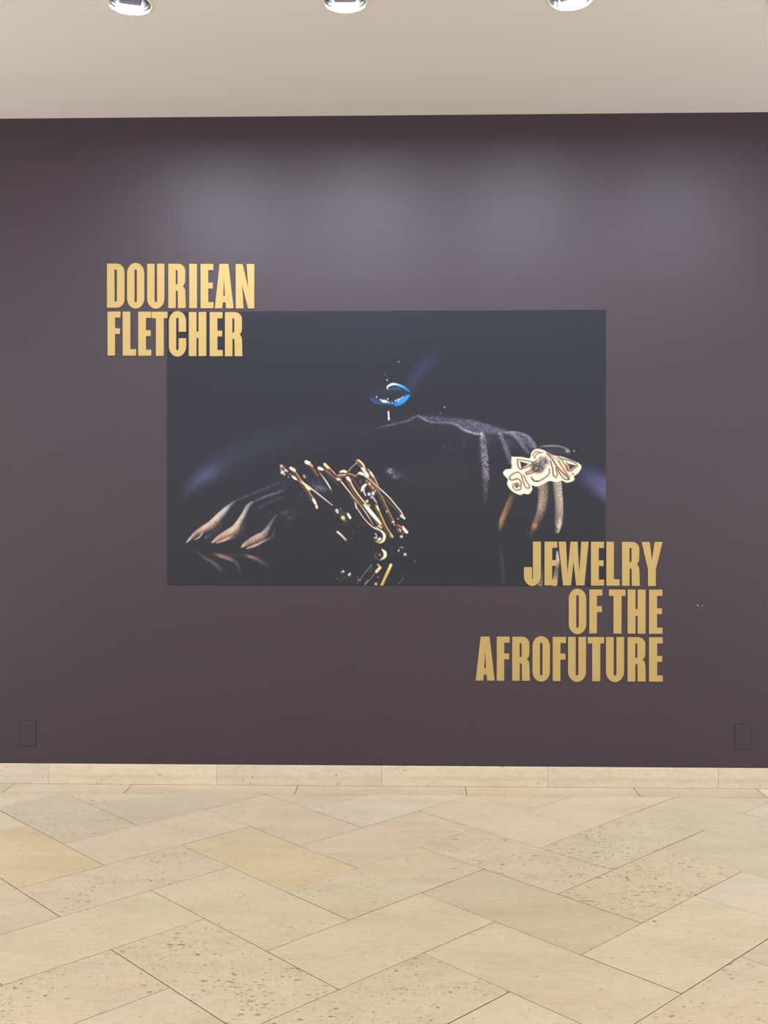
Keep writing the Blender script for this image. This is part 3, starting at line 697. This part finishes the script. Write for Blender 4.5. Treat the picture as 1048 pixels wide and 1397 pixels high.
COLR = np.clip(IMG/255, 0, 1)
COLR = np.where(COLR <= .04045, COLR/12.92, ((COLR+.055)/1.055)**2.4)*.80
TL, TR, BR, BL = [np.array(on_wall(u, v)) for u, v in ((227.2, 424.6), (827.0, 422.6), (826.4, 799.6), (228.5, 798.4))]
px0, px1 = (TL[0]+BL[0])/2, (TR[0]+BR[0])/2
pz0, pz1 = (BL[1]+BR[1])/2, (TL[1]+TR[1])/2
PT = .0012                                          # thickness of the vinyl print
vx = np.linspace(px0, px1, NW); vz = np.linspace(pz1, pz0, NH)
co = np.zeros((NH*NW, 3), np.float32)
co[:, 0] = np.tile(vx, NH); co[:, 2] = np.repeat(vz, NW); co[:, 1] = WALL_Y-PT
idx = np.arange(NH*NW).reshape(NH, NW)
quads = np.stack([idx[:-1, :-1], idx[1:, :-1], idx[1:, 1:], idx[:-1, 1:]], -1).reshape(-1, 4)
# rim back to the wall
rim = np.concatenate([idx[0, :], idx[1:, -1], idx[-1, -2::-1], idx[-2:0:-1, 0]])
back = co[rim].copy(); back[:, 1] = WALL_Y-.00005
bi = np.arange(len(rim))+len(co)
side = np.stack([rim, np.roll(rim, -1), np.roll(bi, -1), bi], -1)
verts = np.concatenate([co, back]).astype(np.float32)
faces = np.concatenate([quads, side]).astype(np.int32)
me = bpy.data.meshes.new('photo_print')
me.vertices.add(len(verts)); me.vertices.foreach_set('co', verts.ravel())
me.loops.add(faces.size); me.loops.foreach_set('vertex_index', faces.ravel())
me.polygons.add(len(faces)); me.polygons.foreach_set('loop_start', np.arange(0, faces.size, 4, dtype=np.int32))
me.update(calc_edges=True)
ca = me.color_attributes.new('print', 'FLOAT_COLOR', 'POINT')
rgba = np.ones((len(verts), 4), np.float32)
rgba[:NH*NW, :3] = COLR.reshape(-1, 3); rgba[NH*NW:, :3] = .01
ca.data.foreach_set('color', rgba.ravel())
m, nt, b = new_mat('printed_vinyl')
at_ = nd(nt, 'ShaderNodeVertexColor'); at_.layer_name = 'print'
nt.links.new(at_.outputs[0], b.inputs['Base Color'])
b.inputs['Roughness'].default_value = .42
b.inputs['Specular IOR Level'].default_value = .42
bump(nt, noise(nt, scaled_pos(nt, 1, 1, 1), 160, 3, .6), .25, .001, b)
pr = link('photo_print', me, m)
tag(pr, 'large dark photo print of two jewelled hands and blue lips on the plum wall', 'photo print')

# ---------------------------------------------------------------- gold lettering: one thing per line, one mesh per letter
def arc(cx, cy, rx, ry, a0, a1, n=10):
    return [(cx+rx*math.cos(math.radians(a0+(a1-a0)*k/n)), cy+ry*math.sin(math.radians(a0+(a1-a0)*k/n))) for k in range(n+1)]
def slot(x0, x1, y0, y1):       # thin counter with round ends
    r = (x1-x0)/2; cx = (x0+x1)/2
    return arc(cx, y0+r*1.3, r, r*1.3, 180, 360, 8)+arc(cx, y1-r*1.3, r, r*1.3, 0, 180, 8)
# letter outlines drawn in a box 60 high, y down: (width, [outline, holes...])
def glyph(ch):
    if ch == 'I': return 10.3, [[(0, 0), (10.3, 0), (10.3, 60), (0, 60)]]
    if ch == 'E': return 17.6, [[(0, 0), (17.4, 0), (17.4, 8.4), (10.4, 8.4), (10.4, 25.4), (16.8, 25.4), (16.8, 33.2), (10.4, 33.2), (10.4, 51.8), (17.6, 51.8), (17.6, 60), (0, 60)]]
    if ch == 'F': return 17.6, [[(0, 0), (17.6, 0), (17.6, 8.3), (10.2, 8.3), (10.2, 22.8), (16.9, 22.8), (16.9, 30.8), (10.2, 30.8), (10.2, 60), (0, 60)]]
    if ch == 'L': return 18.0, [[(0, 0), (10.2, 0), (10.2, 51.2), (18, 51.2), (18, 60), (0, 60)]]
    if ch == 'T': return 21.6, [[(0, 0), (21.6, 0), (21.6, 8.6), (16.5, 8.6), (16.5, 60), (5.9, 60), (5.9, 8.6), (0, 8.6)]]
    if ch == 'H': return 23.8, [[(0, 0), (10.5, 0), (10.5, 26.6), (13.3, 26.6), (13.3, 0), (23.8, 0), (23.8, 60), (13.3, 60), (13.3, 35.6), (10.5, 35.6), (10.5, 60), (0, 60)]]
    if ch == 'A': return 25.8, [[(6.7, 0), (18.7, 0), (25.8, 60), (15.6, 60), (14.7, 51.8), (11.0, 51.8), (10.3, 60), (0, 60)], [(12.75, 17.5), (14.0, 43.2), (11.5, 43.2)]]
    if ch == 'N': return 25.2, [[(0, 0), (9.1, 0), (17.1, 33.5), (14.9, 0), (25.2, 0), (25.2, 60), (16.8, 60), (8.5, 28), (10.7, 60), (0, 60)]]
    if ch == 'W': return 40.9, [[(0, 0), (10, 0), (12.4, 43.5), (16.4, 0), (25.7, 0), (28.4, 43), (31, 0), (40.9, 0), (35.2, 60), (24.1, 60), (20.4, 27.5), (17, 60), (6.3, 60)]]
    if ch == 'Y': return 28.4, [[(0, 0), (10.9, 0), (14.2, 25.4), (17.7, 0), (28.4, 0), (19.3, 37.5), (19.3, 60), (8.7, 60), (8.7, 37.5)]]
    if ch == 'D': return 23.8, [[(0, 0)]+arc(13.3, 11.5, 10.5, 11.5, -90, 0)+arc(13.3, 48.5, 10.5, 11.5, 0, 90)+[(0, 60)], [(10.15, 8)]+arc(12.0, 9.8, 1.6, 1.8, -90, 0, 6)+arc(12.0, 50, 1.6, 1.8, 0, 90, 6)+[(10.15, 51.8)]]
    if ch == 'O': return 23.4, [arc(11.7, 13, 11.7, 14, 180, 270)+arc(11.7, 13, 11.7, 14, 270, 360)[1:]+arc(11.7, 47, 11.7, 14, 0, 90)+arc(11.7, 47, 11.7, 14, 90, 180)[1:], slot(9.95, 13.45, 7.8, 52.6)]
    if ch == 'U': return 23.6, [[(0, 0), (9.95, 0)]+[(9.95, 50)]+arc(11.8, 50, 1.85, 2.4, 180, 0, 8)[1:]+[(13.65, 0), (23.6, 0)]+arc(11.8, 47, 11.8, 14, 0, 90)+arc(11.8, 47, 11.8, 14, 90, 180)[1:]]
    if ch == 'C': return 23.6, [arc(11.8, 13, 11.8, 14, 180, 270)+arc(11.8, 13, 11.8, 14, 270, 360)[1:]+[(23.6, 27), (13.35, 27)]+arc(11.6, 9.8, 1.75, 2, 0, -180, 8)+arc(11.6, 50.4, 1.75, 2, 180, 0, 8)+[(13.35, 36), (23.6, 36)]+arc(11.8, 47, 11.8, 14, 0, 90)+arc(11.8, 47, 11.8, 14, 90, 180)[1:]]
    if ch == 'J': return 22.9, [[(12.2, 0), (22.9, 0)]+arc(11.4, 47, 11.5, 14, 0, 90)+arc(11.4, 47, 11.4, 14, 90, 180)[1:]+[(0, 35.2), (11, 35.2), (11, 50.6), (11.3, 51.8), (12, 51.8), (12.2, 50.6)]]
    if ch == 'R': return 23.8, [[(0, 0), (13.5, 0)]+arc(13.5, 9.5, 9.6, 9.5, -90, 0)[1:]+[(23.1, 22.5), (22.6, 26), (21.5, 28.4), (19.6, 30.4), (21.6, 32.3), (22.8, 35), (23.2, 38.5), (23.8, 60), (13.2, 60), (13.0, 38.2), (12.3, 36.3), (10.2, 36.3), (10.2, 60), (0, 60)], [(10.0, 8.4)]+arc(11.3, 10, 1.5, 1.6, -90, 0, 5)+arc(11.3, 26, 1.5, 1.8, 0, 90, 5)+[(10.0, 27.8)]]
GD = .004
def letter_mesh(ch, x0, x1, zt_, zb, ox, oz):
    w, loops = glyph(ch)
    cu = bpy.data.curves.new('letter', 'CURVE'); cu.dimensions = '2D'; cu.fill_mode = 'BOTH'; cu.extrude = GD/2
    for lp in loops:
        s = cu.splines.new('POLY'); s.points.add(len(lp)-1); s.use_cyclic_u = True
        for p, (x, y) in zip(s.points, lp):
            p.co = (x0+(x1-x0)*x/w-ox, zt_+(zb-zt_)*y/60-oz, 0, 1)
    tmp = bpy.data.objects.new('letter', cu)
    COL.objects.link(tmp)
    dg = bpy.context.evaluated_depsgraph_get()
    me = bpy.data.meshes.new_from_object(tmp.evaluated_get(dg))
    bpy.data.objects.remove(tmp); bpy.data.curves.remove(cu)
    me.name = 'letter'
    me.transform(Matrix.Rotation(math.pi/2, 4, 'X'))
    return me
LINES = [
    ('upper of the two gold letter lines above the left top corner of the photo print', 'DOURIEAN', 359.9, 419.9, 360.6, 421.0,
     [(146.4, 170.1), (173.8, 197.1), (201.2, 224.6), (230.0, 253.7), (258.6, 269.0), (274.0, 291.4), (293.3, 319.0), (321.9, 347.2)]),
    ('second gold letter line, overlapping the left top corner of the photo print', 'FLETCHER', 425.2, 485.1, 426.2, 486.1,
     [(147.1, 164.7), (167.8, 186.0), (189.0, 206.7), (207.2, 228.8), (230.8, 254.2), (257.9, 281.7), (286.4, 304.1), (307.2, 331.0)]),
    ('gold letter line overlapping the right bottom corner of the photo print', 'JEWELRY', 738.8, 798.2, 739.3, 799.4,
     [(714.9, 737.9), (743.0, 760.3), (762.0, 802.9), (806.3, 824.1), (827.3, 845.1), (848.6, 872.7), (875.3, 903.7)]),
    ('short gold letter line of two words just below the photo print', 'OFTHE', 804.0, 863.8, 804.4, 864.5,
     [(776.0, 799.7), (804.1, 821.7), (830.8, 853.1), (856.2, 880.6), (885.5, 903.7)]),
    ('long lowest gold letter line, nearest the floor on the plum wall', 'AFROFUTURE', 868.3, 928.2, 869.2, 929.7,
     [(649.1, 675.0), (677.8, 695.2), (698.9, 722.8), (726.6, 750.2), (754.2, 772.0), (775.1, 799.4), (801.8, 824.1), (826.8, 851.2), (856.2, 880.9), (885.5, 904.0)])]
for lab, word, t0, b0, t1, b1, boxes in LINES:
    xa, xb = boxes[0][0], boxes[-1][1]
    ox, oz = on_wall(xa, b0)
    yl = WALL_Y-PT-GD/2-.0001
    root = empty('wall_lettering', (ox, yl, oz), lab, 'lettering', 'gold lettering on the plum wall')
    for ch, (l, r) in zip(word, boxes):
        f = ((l+r)/2-xa)/(xb-xa)
        tp, bt = t0+f*(t1-t0), b0+f*(b1-b0)
        wx0, wz1 = on_wall(l, tp); wx1, wz0 = on_wall(r, bt)
        link('letter', letter_mesh(ch, wx0, wx1, wz1, wz0, ox, oz), M_GOLD, root)

# ---------------------------------------------------------------- recessed ceiling lamps
LLAB = ['recessed ceiling lamp farthest left, above the empty left part of the wall', 'recessed ceiling lamp second from the left, nearest the middle of the ceiling edge',
        'recessed ceiling lamp third from the left, above the right part of the photo print', 'recessed ceiling lamp farthest right, cut off by the right picture edge']
def make_lamp():
    root = empty('ceiling_lamp', (0, 0, CEIL_Z))
    def part(name, prof, mat, parent, closed=False, cap=False):
        bm = bmesh.new()
        rr = lathe(bm, prof, 64, closed=closed)
        if cap: bm.faces.new(rr[-1])
        return link(name, mesh_bm(name, bm), mat, parent)
    part('trim_ring', [(.0905, .012), (.0905, -.001), (.0915, -.0035), (.099, -.0040), (.1035, -.0022), (.1045, -.0003), (.093, -.0003), (.0915, .012)], M_TRIM, root, True)
    part('reflector', [(.0903, .002), (.0885, .015)], M_REFL, root)
    part('groove', [(.0885, .015), (.0900, .0155), (.0900, .0185), (.0878, .019)], M_GROOVE, root)
    part('inner_reflector', [(.0878, .019), (.080, .075), (.072, .115)], M_REFL, root, cap=True)
    # lamp head: a hood open towards the wall, its lit lens facing the wall
    T = Matrix.Translation((0, .022, .029)) @ Matrix.Rotation(math.radians(74), 4, 'X')
    bm = bmesh.new()
    add_box(bm, (-.048, -.030, 0), (.048, .030, .014), .002, 2, T)
    hd = link('lamp_head', mesh_bm('lamp_head', bm), M_HEAD, root)
    for s in (-1, 1):  # side plates added to keep direct lens light off the reflector sides
        bm = bmesh.new()
        add_box(bm, (min(s*.0485, s*.0505), -.030, -.014), (max(s*.0485, s*.0505), .030, .013), 0, 1, T)
        link('added_side_shield', mesh_bm('added_side_shield', bm), M_HEAD, hd)
    bm = bmesh.new()
    add_box(bm, (-.045, -.027, -.002), (.045, .027, -.0002), 0, 1, T)
    link('lens', mesh_bm('lens', bm), M_EMIT, hd)
    bm = bmesh.new()
    add_box(bm, (-.012, -.008, .014), (.012, .008, .075), .002, 1, T)
    link('stem', mesh_bm('stem', bm), M_HEAD, root)
    return root
def copy_tree(o, parent=None):
    c = o.copy(); COL.objects.link(c)
    if parent is not None: c.parent = parent
    for ch in list(o.children): copy_tree(ch, c)
    return c
proto = make_lamp()
spin = [18, 0, -30, -50]
for k, (x, y) in enumerate(LC):
    o = proto if k == 0 else copy_tree(proto)
    o.location = (x, y, CEIL_Z); o.rotation_euler.z = math.radians(spin[k])
    tag(o, LLAB[k], 'ceiling lamp', 'recessed lamps along the ceiling')

# ---------------------------------------------------------------- painted-over socket plates
def socket_plate(u0, v0, u1, v1, label):
    xa, zt_ = on_wall(u0, v0); xb, zb = on_wall(u1, v1)
    w, h = xb-xa, zt_-zb
    root = empty('outlet_cover', ((xa+xb)/2, WALL_Y, (zt_+zb)/2), label, 'outlet cover', 'painted outlet covers')
    bm = bmesh.new()
    add_box(bm, (-w/2, -.0030, -h/2), (w/2, -.0001, h/2), .0026, 3)
    link('plate', mesh_bm('plate', bm), M_PLATE, root)
    for s in (-1, 1):
        bm = bmesh.new()
        add_box(bm, (-w*.22, -.0038, s*h*.22-h*.13), (w*.22, -.0028, s*h*.22+h*.13), .0007, 1)
        so = link('socket', mesh_bm('socket', bm), M_PLATE, root)
        bm = bmesh.new()
        for t in (-1, 1):
            add_box(bm, (t*w*.09-.0012, -.0041, s*h*.22-.004), (t*w*.09+.0012, -.0037, s*h*.22+.008), 0, 1)
        link('slots', mesh_bm('slots', bm), M_PLATE, so)
    bm = bmesh.new()
    lathe(bm, [(.0001, -.0078), (.0028, -.0076), (.003, -.0068)], 12)
    sc = mesh_bm('screw', bm); sc.transform(Matrix.Rotation(math.radians(-90), 4, 'X')); sc.transform(Matrix.Translation((0, -.0104, 0)))
    link('screw', sc, M_PLATE, root)
socket_plate(27.5, 983.5, 49, 1018, 'plum painted outlet cover low on the wall at the left edge')
socket_plate(1002.5, 988.5, 1025, 1023, 'plum painted outlet cover low on the wall at the right edge')

# pale chips in the paint beside the lettering
M_CHIP = plain('bare_plaster', (214, 208, 204), .9, .2)
for u, v, r in ((952.2, 826, .0036), (958.6, 826.6, .0028), (946.5, 826.2, .0014), (955.5, 829.6, .0014)):
    x, z = on_wall(u, v)
    bm = bmesh.new()
    vs = [bm.verts.new((x+r*q*math.cos(t), WALL_Y-.0003, z+r*.7*q*math.sin(t))) for t, q in ((0, 1), (1, .8), (2.1, 1.1), (3.2, .9), (4.2, 1.1), (5.2, .8))]
    top = bm.verts.new((x, WALL_Y-.0007, z))
    for k in range(6): bm.faces.new((vs[k], vs[(k+1) % 6], top))
    link('paint_chip', mesh_bm('paint_chip', bm), M_CHIP, wall)

# two dark chips in the floor tiles
M_DARK = plain('dark_chip', (92, 76, 54), .8, .2)
for u, v, a, b_ in ((855, 1197.5, .0062, .006), (893, 1257, .0075, .0055)):
    x, y = on_level(u, v, 0)
    bm = bmesh.new()
    vs = [bm.verts.new((x+a*q*math.cos(t), y+b_*q*math.sin(t), .0006)) for t, q in ((0, 1), (.8, .8), (1.6, 1.05), (2.4, .9), (3.2, 1.1), (4.1, .85), (5.0, 1), (5.7, .9))]
    c0 = bm.verts.new((x, y, .0011))
    for k in range(8): bm.faces.new((vs[k], vs[(k+1) % 8], c0))
    link('chip', mesh_bm('chip', bm), M_DARK, floor)
